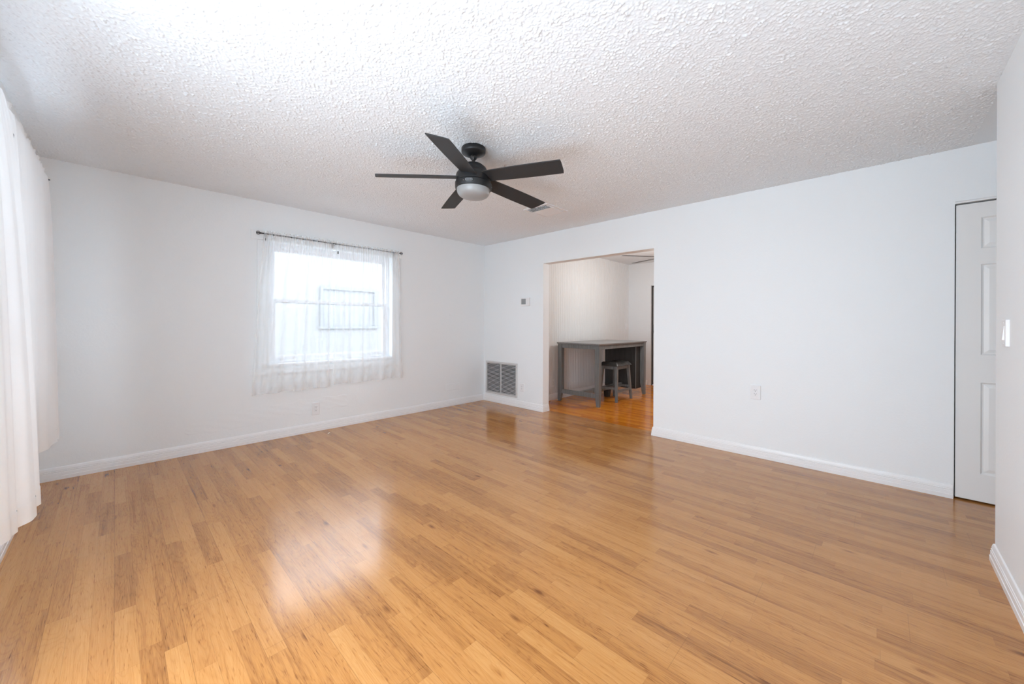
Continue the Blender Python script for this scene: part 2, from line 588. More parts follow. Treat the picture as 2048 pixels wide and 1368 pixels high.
def base(name, path, mat='trim'):
    struct(name, MB().sweep(BP, path), M_[mat], smooth=25)


base('baseboard_back', [(XR, YB), (XL, YB)])
base('baseboard_left', [(XL, YB), (XL, YN)])
base('baseboard_right', [(XD - 0.005, OP1), (XR, OP1), (XR, YB)])
base('baseboard_right.001', [(XR, DR1 + 0.004), (XR, OP0), (XD - 0.005, OP0)])
base('baseboard_near', [(XL, YN), (HX, YN), (HX, -1.8)])
base('baseboard_dining_back', [(XF, YD), (XD, YD)])
base('baseboard_dining_far', [(XF, D2[1] + 0.07), (XF, YD)])

# painted-over repairs on the back wall (thin raised skins of plaster)
random.seed(3)
b = MB()


def rough_strip(u, v):
    xx = 0.42 + 1.50 * u
    zc, hh = 0.225 + 0.075 * min(1, u * 1.4), 0.080 * min(1, 8 * u + .2)
    zz = zc + (2 * v - 1) * (hh + 0.010 * math.sin(23 * u + 3 * math.sin(9 * u)) + 0.006 * math.sin(61 * u))
    e_ = min(1, 14 * v, 14 * (1 - v), 40 * u, 40 * (1 - u))
    lump = 0.0011 + 0.0009 * math.sin(37 * u + 5 * v) * math.sin(11 * v + 17 * u) + random.uniform(-.0004, .0004)
    return (xx, YB + 0.0006 - e_ * max(.0002, lump * 1.3), zz)


obj('plaster_patch', MB().grid(rough_strip, 170, 22), M_['wall'], wall_back, smooth=80)
b = MB()
for x0, x1, z0, z1 in ((3.31, 3.57, 0.225, 0.325), (3.38, 3.45, 1.315, 1.36)):
    b.hexa([(x0, YB + .001, z0), (x1, YB + .001, z0), (x1, YB + .001, z1), (x0, YB + .001, z1)],
           [(x0 + .006, YB - .003, z0 + .006), (x1 - .006, YB - .003, z0 + .006), (x1 - .006, YB - .003, z1 - .006), (x0 + .006, YB - .003, z1 - .006)])
obj('plaster_patch', b, M_['wall'], wall_back)


# ------------------------------------------------------------------ windows
def window(name, origin, ux, un, w0, w1, z0, z1, glass='glass'):
    """ux: unit vector along the wall, un: unit vector out of the room; origin = wall face point at w=0"""
    root = struct_root(name, (0, 0, 0))
    O, U, N = Vector(origin), Vector(ux), Vector(un)

    def bx(mb, a0, a1, d0, d1, c0, c1):
        bot = [O + U * a_ + N * d_ + Vector((0, 0, c0)) for a_, d_ in ((a0, d0), (a1, d0), (a1, d1), (a0, d1))]
        top = [p + Vector((0, 0, c1 - c0)) for p in bot]
        mb.hexa(bot, top)

    # flat casing boards on the wall face: side boards, wider head, sill board and apron
    m = MB()
    cw = 0.108
    bx(m, w0 - cw, w0, -0.014, 0.002, z0 - 0.03, z1)
    bx(m, w1, w1 + cw, -0.014, 0.002, z0 - 0.03, z1)
    bx(m, w0 - cw - 0.055, w1 + cw + 0.02, -0.018, 0.002, z1 + 0.002, z1 + 0.092)
    bx(m, w0 - cw - 0.055, w1 + cw + 0.02, -0.016, 0.002, z0 - 0.102, z0 - 0.032)
    obj('casing', m, M_['wall'], root, bevel=0.002)
    m = MB()
    bx(m, w0 + .001, w1 - .001, -0.012, 0.10, z0 - 0.028, z0 + 0.004)
    obj('sill', m, M_['trim'], root, bevel=0.003)
    # vinyl frame
    m = MB()
    fr = 0.042
    bx(m, w0 + .001, w0 + fr, 0.08, 0.17, z0 + .005, z1 - .001)
    bx(m, w1 - fr, w1 - .001, 0.08, 0.17, z0 + .005, z1 - .001)
    bx(m, w0 + fr, w1 - fr, 0.08, 0.17, z1 - fr, z1 - .001)
    bx(m, w0 + fr, w1 - fr, 0.08, 0.17, z0 + .005, z0 + fr)
    obj('window_frame', m, M_['vinyl'], root, bevel=0.002)
    zm = (z0 + z1) / 2 + 0.03
    for k, (a, c, d) in enumerate(((z0 + fr, zm + 0.02, 0.085), (zm - 0.02, z1 - fr, 0.122))):
        m = MB()
        s = 0.034
        e0, e1 = w0 + fr + .001, w1 - fr - .001
        bx(m, e0, e0 + s, d, d + .034, a, c)
        bx(m, e1 - s, e1, d, d + .034, a, c)
        bx(m, e0 + s, e1 - s, d, d + .034, c - s, c)
        bx(m, e0 + s, e1 - s, d, d + .034, a, a + s)
        sash = obj('sash', m, M_['vinyl'], root, bevel=0.002)
        m = MB()
        bx(m, e0 + s - .005, e1 - s + .005, d + .014, d + .019, a + s - .005, c - s + .005)
        obj('pane', m, M_[glass], sash)
        if k == 0:
            m = MB()
            xm = (w0 + w1) / 2
            bx(m, xm - .03, xm + .03, d - .008, d + .001, c - .022, c - .006)
            bx(m, w0 + 0.22, w0 + 0.245, d - .006, d + .001, c - .045, c - .02)
            obj('sash_lock', m, M_['vinyl'], sash, bevel=0.001)
    return root


window('window_1', (0, YB, 0), (1, 0, 0), (0, 1, 0), *WB, glass='glass_tint')
window('window_2', (XL, 0, 0), (0, 1, 0), (-1, 0, 0), *WL)
window('added_light_window', (XL, 0, 0), (0, 1, 0), (-1, 0, 0), *WL2)  # added out of view as a light source for the room


# ------------------------------------------------------------------ curtain rods
def curtain_rod(p0, p1, wall_n, label, brackets):
    p0, p1 = Vector(p0), Vector(p1)
    d = (p1 - p0).normalized()
    N = Vector(wall_n)                           # towards the wall
    root = thing('curtain_rod', label, 'curtain rod', p0)
    mid = p0 + (p1 - p0) * 0.5
    obj('pole', MB().tube([p0, mid + d * .02], 0.0065, 14), M_['gunmetal'], root, smooth=40)
    obj('pole', MB().tube([mid, p1], 0.005, 14), M_['gunmetal'], root, smooth=40)
    for p, sgn in ((p0, -1), (p1, 1)):
        c = p + d * sgn * 0.021
        m = MB()
        m.tube([p - d * sgn * .004, p + d * sgn * .007], 0.0095, 14)
        side = d
        for ang in (0, PI / 2):
            up = Vector((0, 0, math.cos(ang))) + N * math.sin(ang)
            m.tube([c + side * 0.015 * math.cos(a) + up * 0.015 * math.sin(a) for a in [2 * PI * i / 20 for i in range(20)]], 0.0035, 8, True)
        obj('finial', m, M_['gunmetal'], root, smooth=50)
    for t_, dist in brackets:
        p = p0 + (p1 - p0) * t_
        m = MB()
        wp = p + N * dist
        q = Matrix((d, Vector((0, 0, 1)), N)).transposed().to_4x4()
        m.box(-.009, .009, -.042, .006, -.004, .001, Matrix.Translation(wp) @ q)
        m.box(-.005, .005, -.018, -.010, -dist, 0, Matrix.Translation(wp) @ q)
        m.tube([p + Vector((0, 0, -.010)) + N * (.009 * math.cos(a)) + Vector((0, 0, .009 * math.sin(a) + .008)) for a in [PI + PI * i / 8 for i in range(9)]], 0.003, 8)
        obj('bracket', m, M_['chrome'], root, smooth=40)
    return root


RY = YB - 0.075
curtain_rod((1.000, RY, 2.100), (2.535, RY, 2.107), (0, 1, 0), 'slim dark metal curtain rod with ring finials above the back wall window',
            ((0.035, 0.057), (0.465, 0.057), (0.965, 0.057)))
RA, RB = Vector((-0.335, 1.95, 2.098)), Vector((-0.315, 3.86, 2.125))
curtain_rod(RA, RB, (-1, 0, 0), 'metal curtain rod on the left wall, half hidden by white curtains',
            ((0.03, 0.066), (0.345, 0.072), (0.97, 0.085)))


# ------------------------------------------------------------------ curtains
def lerp(a, b, t_):
    return a + (b - a) * t_


def interp(t_, pts):
    if t_ <= pts[0][0]:
        return pts[0][1]
    for (a, va), (b_, vb) in zip(pts, pts[1:]):
        if t_ <= b_:
            k = (t_ - a) / (b_ - a)
            k = k * k * (3 - 2 * k)
            return va + (vb - va) * k
    return pts[-1][1]


def folds(u, seed, n):
    s = 0.0
    rnd = random.Random(seed)
    for k in range(4):
        fq = n * (0.55 + 0.45 * k) * rnd.uniform(.85, 1.15)
        s += math.sin(2 * PI * (fq * u + rnd.random())) * (1.0, .75, .5, .3)[k]
    return s / 1.6


def curtain_back(label, xt, xb, zb, seed, nf):
    def fn(u, v):
        # v 0 at the ruffle above the rod, 1 at the hem
        ztop = 2.128 + 0.004 * folds(u, seed + 5, 26) + 0.005 * u
        z = lerp(ztop, zb + 0.006 * folds(u, seed + 9, 3), v)
        w = v ** 0.8
        xx = lerp(lerp(xt[0], xt[1], u), lerp(xb[0], xb[1], u), w)
        amp_t = 0.010 * math.exp(-((z - 2.10) / 0.25) ** 2)
        amp_b = 0.021 * min(1, v * 2.5 + 0.12)
        y = RY - 0.006 - amp_b * (folds(u, seed, nf) + 0.25) * 0.85
        pinch = math.exp(-((z - 2.103) / 0.012) ** 2)
        y = lerp(y + amp_t * folds(u, seed + 2, 24), RY - 0.009 + 0.003 * folds(u, seed + 2, 24), pinch)
        # creases near the hem
        y += 0.006 * math.exp(-((v - 0.93) / 0.06) ** 2) * math.sin(40 * u + 55 * v)
        xx += 0.006 * folds(u + 0.1, seed + 1, nf) * v
        return (xx, min(y, RY + 0.05), z)
    o = obj('sheer_curtain', MB().grid(fn, 150, 70), M_['sheer'], smooth=80, fix=False)
    tag(o, label, 'curtain', 'sheer curtains on the back window')
    # stitched double hem
    h = obj('hem', MB().grid(lambda u, v: tuple(Vector(fn(u, 0.962 + 0.0375 * v)) + Vector((0, -0.0015, 0))), 150, 3), M_['sheer'], o, smooth=80, fix=False)
    h.parent = o
    # obj() already subtracted the parent origin
    return o


def hang_tag(parent, p, h_, w_, depth=0.0015, axis='x'):
    m = MB()
    if axis == 'x':
        m.box(p[0] - w_ / 2, p[0] + w_ / 2, p[1] - depth, p[1], p[2] - h_, p[2])
    else:
        m.box(p[0], p[0] + depth, p[1] - w_ / 2, p[1] + w_ / 2, p[2] - h_, p[2])
    obj('care_tag', m, M_['tag'], parent)


c1 = curtain_back('sheer white left curtain panel on the back window, hem flaring over the wall', (1.030, 1.700), (0.935, 1.665), 0.490, 11, 5.5)
c2 = curtain_back('sheer white right curtain panel on the back window, ending past the casing', (1.735, 2.515), (1.690, 2.560), 0.510, 23, 5.5)
hang_tag(c1, (1.035, RY - 0.03, 2.05), 0.024, 0.006)
hang_tag(c2, (1.742, RY - 0.035, 2.018), 0.032, 0.012)


def curtain_left(label, ya, yb, seed, nf, ctrl, spread=0.0):
    def fn(u, v):
        yt = lerp(ya, yb, u)
        rz = lerp(RA.z, RB.z, (yt - RA.y) / (RB.y - RA.y))
        rx = lerp(RA.x, RB.x, (yt - RA.y) / (RB.y - RA.y))
        ztop = rz + 0.026 + 0.006 * folds(u, seed + 5, 12)
        z = lerp(ztop, 0.485, v)
        w = min(1.0, max(0, v - 0.012)) ** 0.45
        xb = interp(yt, ctrl)
        xx = lerp(rx + 0.008, xb, w) + 0.010 * folds(u, seed, nf) * (0.3 + 0.7 * min(1, v * 3))
        pinch = math.exp(-((z - rz) / 0.012) ** 2)
        xx = lerp(xx + 0.006 * folds(u, seed + 2, 18) * math.exp(-v * 9), rx + 0.009, pinch)
        return (xx, yt + (spread * min(1, v * 7) - 0.06 * v) * (1 if u > .5 else 0) * (u - .5) * 2, z)
    o = obj('sheer_curtain', MB().grid(fn, 130, 70), M_['cotton'], smooth=80, fix=False)
    tag(o, label, 'curtain', 'sheer curtains on the left wall')
    obj('hem', MB().grid(lambda u, v: tuple(Vector(fn(u, 0.957 + 0.0425 * v)) + Vector((0.0015, 0, 0))), 130, 3), M_['cotton'], o, smooth=80, fix=False)
    return o


CT = [(1.4, -.26), (1.9, -.255), (2.12, -.24), (2.26, -.200), (2.34, -.205), (2.46, -.245), (2.8, -.275), (3.2, -.292), (3.4, -.275), (3.6, -.240), (3.8, -.240)]
c3 = curtain_left('white sheer curtain panel hanging on the left wall nearest the far corner', 2.61, 3.70, 41, 5, CT)
c4 = curtain_left('white sheer curtain panel at the left picture edge, nearest the viewer', 1.965, 2.50, 57, 4, CT, 0.09)
hang_tag(c3, (-0.300, 2.615, 1.99), 0.045, 0.016, axis='y')


# ------------------------------------------------------------------ ceiling fan (living room)
FX, FY, FZ = 1.741, 2.058, 2.193
TX, TY = -0.0241, 0.0168                      # the fan hangs a little out of level


def tilt(p, c=(FX, FY)):
    return (p[0], p[1], p[2] + TX * (p[0] - c[0]) + TY * (p[1] - c[1]))


def tilted(mb):
    mb.v = [tilt(p) for p in mb.v]
    return mb


def blade_mesh(cx, cy, zroot, ztip, ang, r0, r1, w0, w1, pitch, th=0.006, cut=0.012):
    u = Vector((math.cos(ang), math.sin(ang), 0))
    t_ = Vector((-math.sin(ang), math.cos(ang), 0))
    nr, nw = 14, 6
    vv, ff = [], []
    for side in (0, 1):
        for i in range(nr + 1):
            k = i / nr
            wd = lerp(w0, w1, k) + 0.010 * math.sin(PI * k)
            for j in range(nw + 1):
                s = (j / nw - 0.5)
                r = lerp(r0, r1, k) - cut * k * s * 2
                if k > 0.97:
                    r -= 0.004 * (abs(2 * s) ** 6)
                zz = lerp(zroot, ztip, k) - s * wd * math.tan(pitch) + (th / 2 if side else -th / 2)
                p = Vector((cx, cy, 0)) + u * r + t_ * (s * wd)
                vv.append((p.x, p.y, zz))
    st = (nr + 1) * (nw + 1)
    for i in range(nr):
        for j in range(nw):
            a = i * (nw + 1) + j
            q = (a, a + 1, a + nw + 2, a + nw + 1)
            ff.append(q)
            ff.append(tuple(st + x for x in reversed(q)))
    ring = [j for j in range(nw + 1)] + [i * (nw + 1) + nw for i in range(1, nr + 1)] + [nr * (nw + 1) + j for j in range(nw - 1, -1, -1)] + [i * (nw + 1) for i in range(nr - 1, 0, -1)]
    for a, c in zip(ring, ring[1:] + ring[:1]):
        ff.append((a, st + a, st + c, c))
    return MB().add(vv, ff)


T = Matrix.Translation
fan = thing('ceiling_fan', 'matte black five-blade ceiling fan with white glass bowl light in the main room', 'ceiling fan', (FX, FY, 2.08))
m = MB().lathe([(.080, H + .001), (.085, H - .006), (.085, H - .034), (.082, H - .039), (.050, H - .055), (.040, H - .059), (.028, H - .061)], T((FX, FY, 0)))
obj('canopy', m, M_['black'], fan, smooth=40)
m = MB().sphere((FX, FY, H - .064), .026).lathe([(.012, H - .08), (.012, 2.318)], T((FX, FY, 0)), 20)
obj('downrod', m, M_['black'], fan, smooth=40)
m = MB().tube([(FX - .022, FY - .018, H - .064), (FX - .029, FY - .024, H - .076), (FX - .018, FY - .014, H - .090)], .005, 8)
obj('hanger_screw', m, M_['chrome'], fan, smooth=40)
m = MB().lathe([(.022, 2.330), (.040, 2.328), (.066, 2.318), (.088, 2.300), (.099, 2.278), (.101, 2.272), (.106, 2.270), (.109, 2.262), (.112, 2.258), (.118, 2.250), (.121, 2.240), (.1215, 2.196), (.118, 2.192)], T((FX, FY, 0)), 56)
obj('motor_housing', tilted(m), M_['black'], fan, smooth=30)
m = MB().lathe([(.100, 2.1915), (.125, 2.1905), (.128, 2.187), (.128, 2.158), (.126, 2.149), (.116, 2.147)], T((FX, FY, 0)), 64)
ring = obj('light_ring', tilted(m), M_['black'], fan, smooth=30)
for a in (math.radians(198), math.radians(318), math.radians(78)):
    m = MB().sphere((FX + .1275 * math.cos(a), FY + .1275 * math.sin(a), 2.170), .0035, 8, 6)
    obj('ring_screw', tilted(m), M_['chrome'], ring, smooth=40)
m = MB().lathe([(.1165, 2.153), (.1160, 2.144), (.1145, 2.130), (.110, 2.116), (.101, 2.104), (.086, 2.095), (.062, 2.088), (.030, 2.084), (.002, 2.083)], T((FX, FY, 0)), 64)
obj('lamp_bowl', tilted(m), M_['opal'], fan, smooth=50)
for k in range(5):
    an = math.radians(-75.3 + 72 * k)
    bl = blade_mesh(FX, FY, 2.226, 2.194, an, .095, .668, .112, .126, math.radians(12.5))
    obj('blade', tilted(bl), M_['blade'], fan, smooth=40)
# maker's oval badge on the ring, facing the camera side
ba = math.atan2(-FY, -FX) - 0.24
bn = Vector((math.cos(ba), math.sin(ba), 0))
bt = Vector((math.sin(ba), -math.cos(ba), 0)) * -1     # reads left to right from the camera
bt = Vector((-bn.y, bn.x, 0))
bc = Vector((FX, FY, 2.1715)) + bn * .1282
Q = Matrix((bt, Vector((0, 0, 1)), bn)).transposed().to_4x4()


def stadium(w, h_, n=10):
    r = h_ / 2
    return [(w / 2 - r + r * math.cos(a), r * math.sin(a)) for a in [-PI / 2 + PI * i / n for i in range(n + 1)]] + \
           [(-w / 2 + r + r * math.cos(a), r * math.sin(a)) for a in [PI / 2 + PI * i / n for i in range(n + 1)]]


def plate(outline, z0, z1):
    n = len(outline)
    return [(x_, y_, z0) for x_, y_ in outline] + [(x_, y_, z1) for x_, y_ in outline], \
           [tuple(reversed(range(n))), tuple(range(n, 2 * n))] + [(i, (i + 1) % n, n + (i + 1) % n, n + i) for i in range(n)]


m = MB().add(*plate(stadium(.050, .0165), -.003, .0016), T(bc) @ Q)
badge = obj('badge', tilted(m), M_['badge'], ring)
m = MB().add(*plate(stadium(.045, .0125), .0010, .0020), T(bc) @ Q)
obj('badge_field', tilted(m), M_['black'], badge)


def lettering(name, text, size, mat4, depth, mat, parent):
    cu = bpy.data.curves.new(name, 'FONT')
    cu.body = text
    cu.size = size
    cu.align_x, cu.align_y = 'CENTER', 'CENTER'
    cu.extrude = depth
    to = bpy.data.objects.new(name + '_curve', cu)
    C.objects.link(to)
    dg = bpy.context.evaluated_depsgraph_get()
    dg.update()
    me = bpy.data.meshes.new_from_object(to.evaluated_get(dg))
    bpy.data.objects.remove(to)
    mb = MB().add([v_.co[:] for v_ in me.vertices], [tuple(p_.vertices) for p_ in me.polygons], mat4)
    bpy.data.meshes.remove(me)
    return obj(name, mb, mat, parent, fix=False)


lettering('badge_lettering', 'HUNTER', .0094, Matrix.Translation((0, 0, TX * (bc.x - FX) + TY * (bc.y - FY))) @ T(bc) @ Q @ T((0, 0, .0019)), .0005, M_['badge'], badge)

# ------------------------------------------------------------------ ceiling register
RX0, RX1, RY0, RY1 = 3.045, 3.410, 2.440, 2.770
reg = thing('ceiling_vent', 'white louvred ceiling air register beside the black fan blade tip', 'vent', (3.23, 2.605, H - .02))
m = MB()
w = .028
for x0, x1, y0, y1 in ((RX0, RX1, RY0, RY0 + w), (RX0, RX1, RY1 - w, RY1), (RX0, RX0 + w, RY0 + w, RY1 - w), (RX1 - w, RX1, RY0 + w, RY1 - w)):
    m.box(x0, x1, y0, y1, H - .010, H + .001)
obj('frame', m, M_['plastic'], reg, bevel=.003)
obj('duct_shade_sheet', MB().box(RX0 + w - .002, RX1 - w + .002, RY0 + w - .002, RY1 - w + .002, H - .0015, H + .0005), M_['duct_shade'], reg)  # dark sheet stands in for the shade above the louvers
for i in range(9):
    xx = RX0 + w + .016 + i * (RX1 - RX0 - 2 * w - .032) / 8
    a = math.radians(-38 if i < 3 else 6)
    q = T((xx, (RY0 + RY1) / 2, H - .009)) @ Matrix.Rotation(a, 4, 'Y')
    obj('louver', MB().box(-.0150, .0150, -(RY1 - RY0) / 2 + w + .006, (RY1 - RY0) / 2 - w - .006, -.0008, .0008, q), M_['plastic'], reg)
obj('louver_rail', MB().box(RX0 + w, RX1 - w, RY0 + w, RY0 + w + .006, H - .016, H - .004), M_['plastic'], reg)
obj('louver_rail', MB().box(RX0 + w, RX1 - w, RY1 - w - .006, RY1 - w, H - .016, H - .004), M_['plastic'], reg)

# ------------------------------------------------------------------ return air grille on the right wall
GY0, GY1, GZ0, GZ1 = 3.790, 4.467, .127, .627
gr = thing('return_air_grille', 'grey metal return air grille low on the wall by the far corner', 'vent', (XR, (GY0 + GY1) / 2, GZ0))
m = MB()
w = .030
for y0, y1, z0, z1 in ((GY0, GY1, GZ0, GZ0 + w), (GY0, GY1, GZ1 - w, GZ1), (GY0, GY0 + w, GZ0 + w, GZ1 - w), (GY1 - w, GY1, GZ0 + w, GZ1 - w)):
    m.box(XR - .012, XR + .001, y0, y1, z0, z1)
obj('frame', m, M_['grille'], gr, bevel=.004)
gm = (GY0 + GY1) / 2
obj('mullion', MB().box(XR - .011, XR + .0005, gm - .008, gm + .008, GZ0 + w, GZ1 - w), M_['grille'], gr, bevel=.002)
obj('duct_shade_sheet', MB().box(XR - .0012, XR + .0006, GY0 + w - .002, GY1 - w + .002, GZ0 + w - .002, GZ1 - w + .002), M_['duct_shade'], gr)  # no hole here, the shade behind the slats is a dark sheet
for y0, y1 in ((GY0 + w, gm - .008), (gm + .008, GY1 - w)):
    m = MB()
    ns = 22
    for i in range(ns):
        zz = GZ0 + w + (i + .5) * (GZ1 - GZ0 - 2 * w) / ns
        q = T((XR - .0062, (y0 + y1) / 2, zz)) @ Matrix.Rotation(math.radians(-38), 4, 'Y')
        m.box(-.0058, .0058, -(y1 - y0) / 2 + .001, (y1 - y0) / 2 - .001, -.0007, .0007, q)
    obj('louver_panel', m, M_['grille'], gr)
for y, z in ((GY0 + .015, GZ0 + .06), (GY1 - .015, GZ0 + .06), (GY0 + .015, GZ1 - .06), (GY1 - .015, GZ1 - .06)):
    obj('screw', MB().sphere((XR - .012, y, z), .0045, 10, 6), M_['chrome'], gr, smooth=40)


# ------------------------------------------------------------------ small wall fittings
def on_wall(face, along, z, nrm):
    """matrix: x along the wall to the viewer's right, y up, z out of the wall"""
    n_ = Vector(nrm)
    up = Vector((0, 0, 1))
    return T(Vector(face)) @ Matrix((up.cross(n_), up, n_)).transposed().to_4x4()


def outlet(label, face, nrm, w=.078, h_=.125, deep=.009, group=None):
    q = on_wall(face, 0, 0, nrm)
    root = thing('wall_outlet', label, 'outlet', face, group)
    obj('cover_plate', MB().box(-w / 2, w / 2, -h_ / 2, h_ / 2, -.001, deep, q), M_['plastic'], root, bevel=.003)
    insert = obj('receptacle', MB().box(-.0175, .0175, -.034, .034, deep - .003, deep + .0025, q), M_['plastic'], root, bevel=.0015)
    for dz in (.017, -.017):
        m = MB()
        m.box(-.0085, -.006, dz + .001, dz + .009, deep, deep + .0029, q)
        m.box(.006, .0085, dz + .001, dz + .009, deep, deep + .0029, q)
        m.lathe([(.0032, deep), (.0032, deep + .0029)], q @ T((0, dz - .006, 0)), 12)
        obj('socket_holes', m, M_['slot'], insert)
    for dz in (.048, -.048):
        obj('screw', MB().lathe([(.0028, deep - .001), (.0028, deep + .0008), (.001, deep + .0012)], q @ T((0, dz, 0)), 10), M_['plastic'], root, smooth=40)
    return root


outlet('white duplex outlet alone on the long white wall right of the opening', (XR, .8105, .590), (-1, 0, 0), .082, .128, .012)
outlet('white duplex outlet low on the wall beside the grey return air grille', (XR, 3.698, .290), (-1, 0, 0), .080, .118, .006)
outlet('white duplex outlet low on the back wall under the window curtains', (1.547, YB, .252), (0, -1, 0), .080, .135, .016)
outlet('pale outlet on the beadboard wall left of the dining table leg', (4.834, YD, .265), (0, -1, 0), .078, .125, .007)


def rocker(label, face, nrm, w, h_, deep):
    q = on_wall(face, 0, 0, nrm)
    root = thing('light_switch', label, 'light switch', face)
    obj('cover_plate', MB().box(-w / 2, w / 2, -h_ / 2, h_ / 2, -.001, deep, q), M_['plastic'], root, bevel=.003)
    m = MB().hexa([tuple(q @ Vector(p)) for p in ((-.0165, -.033, deep - .002), (.0165, -.033, deep - .002), (.0165, .033, deep - .002), (-.0165, .033, deep - .002))],
                  [tuple(q @ Vector(p)) for p in ((-.016, -.0325, deep + .007), (.016, -.0325, deep + .007), (.016, .0325, deep + .0015), (-.016, .0325, deep + .0015))])
    obj('rocker', m, M_['plastic'], root, bevel=.001)
    for dz in (.048, -.048):
        obj('screw', MB().lathe([(.0028, deep - .001), (.0028, deep + .0008), (.001, deep + .0012)], q @ T((0, dz, 0)), 10), M_['plastic'], root, smooth=40)
    return root


rocker('white rocker light switch on the near wall at the right picture edge', (2.868, YN, 1.172), (0, 1, 0), .080, .124, .012)
rocker('pale light switch on the beadboard wall above the table by the corner', (7.29, YD, 1.162), (0, -1, 0), .075, .122, .008)

th = thing('thermostat', 'small white thermostat with grey screen beside the opening', 'thermostat', (XR, 3.631, 1.459))
m = MB().box(XR - .026, XR + .001, 3.551, 3.711, 1.461, 1.577)
obj('body', m, M_['plastic'], th, bevel=.005)
obj('screen', MB().box(XR - .0272, XR - .024, 3.613, 3.697, 1.484, 1.562), M_['screen'], th)
for k in range(3):
    obj('button', MB().box(XR - .0275, XR - .024, 3.570, 3.592, 1.486 + k * .027, 1.502 + k * .027), M_['plastic'], th, bevel=.002)

# ------------------------------------------------------------------ six-panel door in the right wall
door = struct_root('door_1', (0, 0, 0))
DX = XR + .014
y0, y1 = DR0 + .004, DR1 - .007
zt = DRZ - .024


def panel_door(y0, y1, z0, z1, xs, th, rects):
    """slab whose face at x=xs (towards -x) carries raised panels"""
    mb = MB()
    ys = sorted({y0, y1} | {r[0] for r in rects} | {r[1] for r in rects})
    zs = sorted({z0, z1} | {r[2] for r in rects} | {r[3] for r in rects})
    for i in range(len(ys) - 1):
        for j in range(len(zs) - 1):
            cy_, cz_ = (ys[i] + ys[i + 1]) / 2, (zs[j] + zs[j + 1]) / 2
            if any(r[0] < cy_ < r[1] and r[2] < cz_ < r[3] for r in rects):
                continue
            mb.add([(xs, ys[i], zs[j]), (xs, ys[i + 1], zs[j]), (xs, ys[i + 1], zs[j + 1]), (xs, ys[i], zs[j + 1])], [(0, 1, 2, 3)])
    for r in rects:
        lv = [(0, 0), (.007, .008), (.014, .0095), (.036, .003), (.036, .003)]
        loops = []
        for ins, dep in lv[:4]:
            loops.append([(xs + dep, r[0] + ins, r[2] + ins), (xs + dep, r[1] - ins, r[2] + ins), (xs + dep, r[1] - ins, r[3] - ins), (xs + dep, r[0] + ins, r[3] - ins)])
        vv = [p for l in loops for p in l]
        ff = []
        for k in range(3):
            for i in range(4):
                ff.append((k * 4 + i, k * 4 + (i + 1) % 4, k * 4 + 4 + (i + 1) % 4, k * 4 + 4 + i))
        ff.append((12, 13, 14, 15))
        mb.add(vv, ff)
    mb.add([(xs, y0, z0), (xs, y1, z0), (xs, y1, z1), (xs, y0, z1), (xs + th, y0, z0), (xs + th, y1, z0), (xs + th, y1, z1), (xs + th, y0, z1)],
           [(4, 5, 6, 7), (0, 1, 5, 4), (1, 2, 6, 5), (2, 3, 7, 6), (3, 0, 4, 7)])
    return mb


ym = (y0 + y1) / 2
rc = []
for a, c in ((y1 - .112 - .215, y1 - .112), (y0 + .112, y0 + .112 + .215)):
    rc += [(a, c, .197, .821), (a, c, 1.008, 1.626), (a, c, 1.732, 1.944)]
obj('door_panel', panel_door(y0, y1, .012, zt, DX, .034, rc), M_['door'], door)
obj('head_track', MB().box(XR + .001, XR + .06, DR0, DR1, DRZ - .014, DRZ - .001), M_['trim'], door, bevel=.001)
obj('dark_backing_sheet', MB().box(DX + .045, DX + .06, DR0, DR1, .0, DRZ - .014), M_['slot'], door)  # dark sheet across the opening, put in for shade in the door gaps
m = MB().sphere((DX - .045, y0 + .065, .96), .026, 20, 12).lathe([(.027, 0), (.027, .006), (.012, .01), (.012, .03)], T((DX + .001, y0 + .065, .96)) @ Matrix.Rotation(-PI / 2, 4, 'Y'), 24)
obj('door_knob', m, M_['chrome'], door, smooth=40)

# ------------------------------------------------------------------ dark door in the far dining wall
d2 = struct_root('door_2', (0, 0, 0))
m = MB()
m.box(XF - .016, XF + .002, D2[1], D2[1] + .062, 0, D2[2] + .028).box(XF - .016, XF + .002, D2[0] - .062, D2[1], D2[2] + .001, D2[2] + .028).box(XF - .016, XF + .002, D2[0] - .062, D2[0], 0, D2[2] + .001)
obj('casing', m, M_['wall_dining'], d2, bevel=.002)
m = MB().box(XF + .02, XF + .07, D2[1] - .022, D2[1] - .001, .001, D2[2] - .001).box(XF + .02, XF + .07, D2[0] + .001, D2[0] + .022, .001, D2[2] - .001).box(XF + .02, XF + .07, D2[0] + .022, D2[1] - .022, D2[2] - .03, D2[2] - .001)
obj('door_frame', m, M_['bronze'], d2)
dp = obj('door_panel', MB().box(XF + .03, XF + .07, D2[0] + .024, D2[1] - .024, .012, D2[2] - .033), M_['door_grey'], d2, bevel=.002)
m = MB().box(XF + .022, XF + .031, D2[1] - .075, D2[1] - .035, 1.03, 1.20).sphere((XF + .02, D2[1] - .055, 1.17), .014, 12, 8)
m.tube([(XF + .022, D2[1] - .055, 1.07), (XF - .02, D2[1] - .055, 1.07), (XF - .025, D2[1] - .10, 1.07), (XF - .025, D2[1] - .16, 1.068)], .009, 10)
obj('door_handle', m, M_['bronze'], dp, smooth=40)

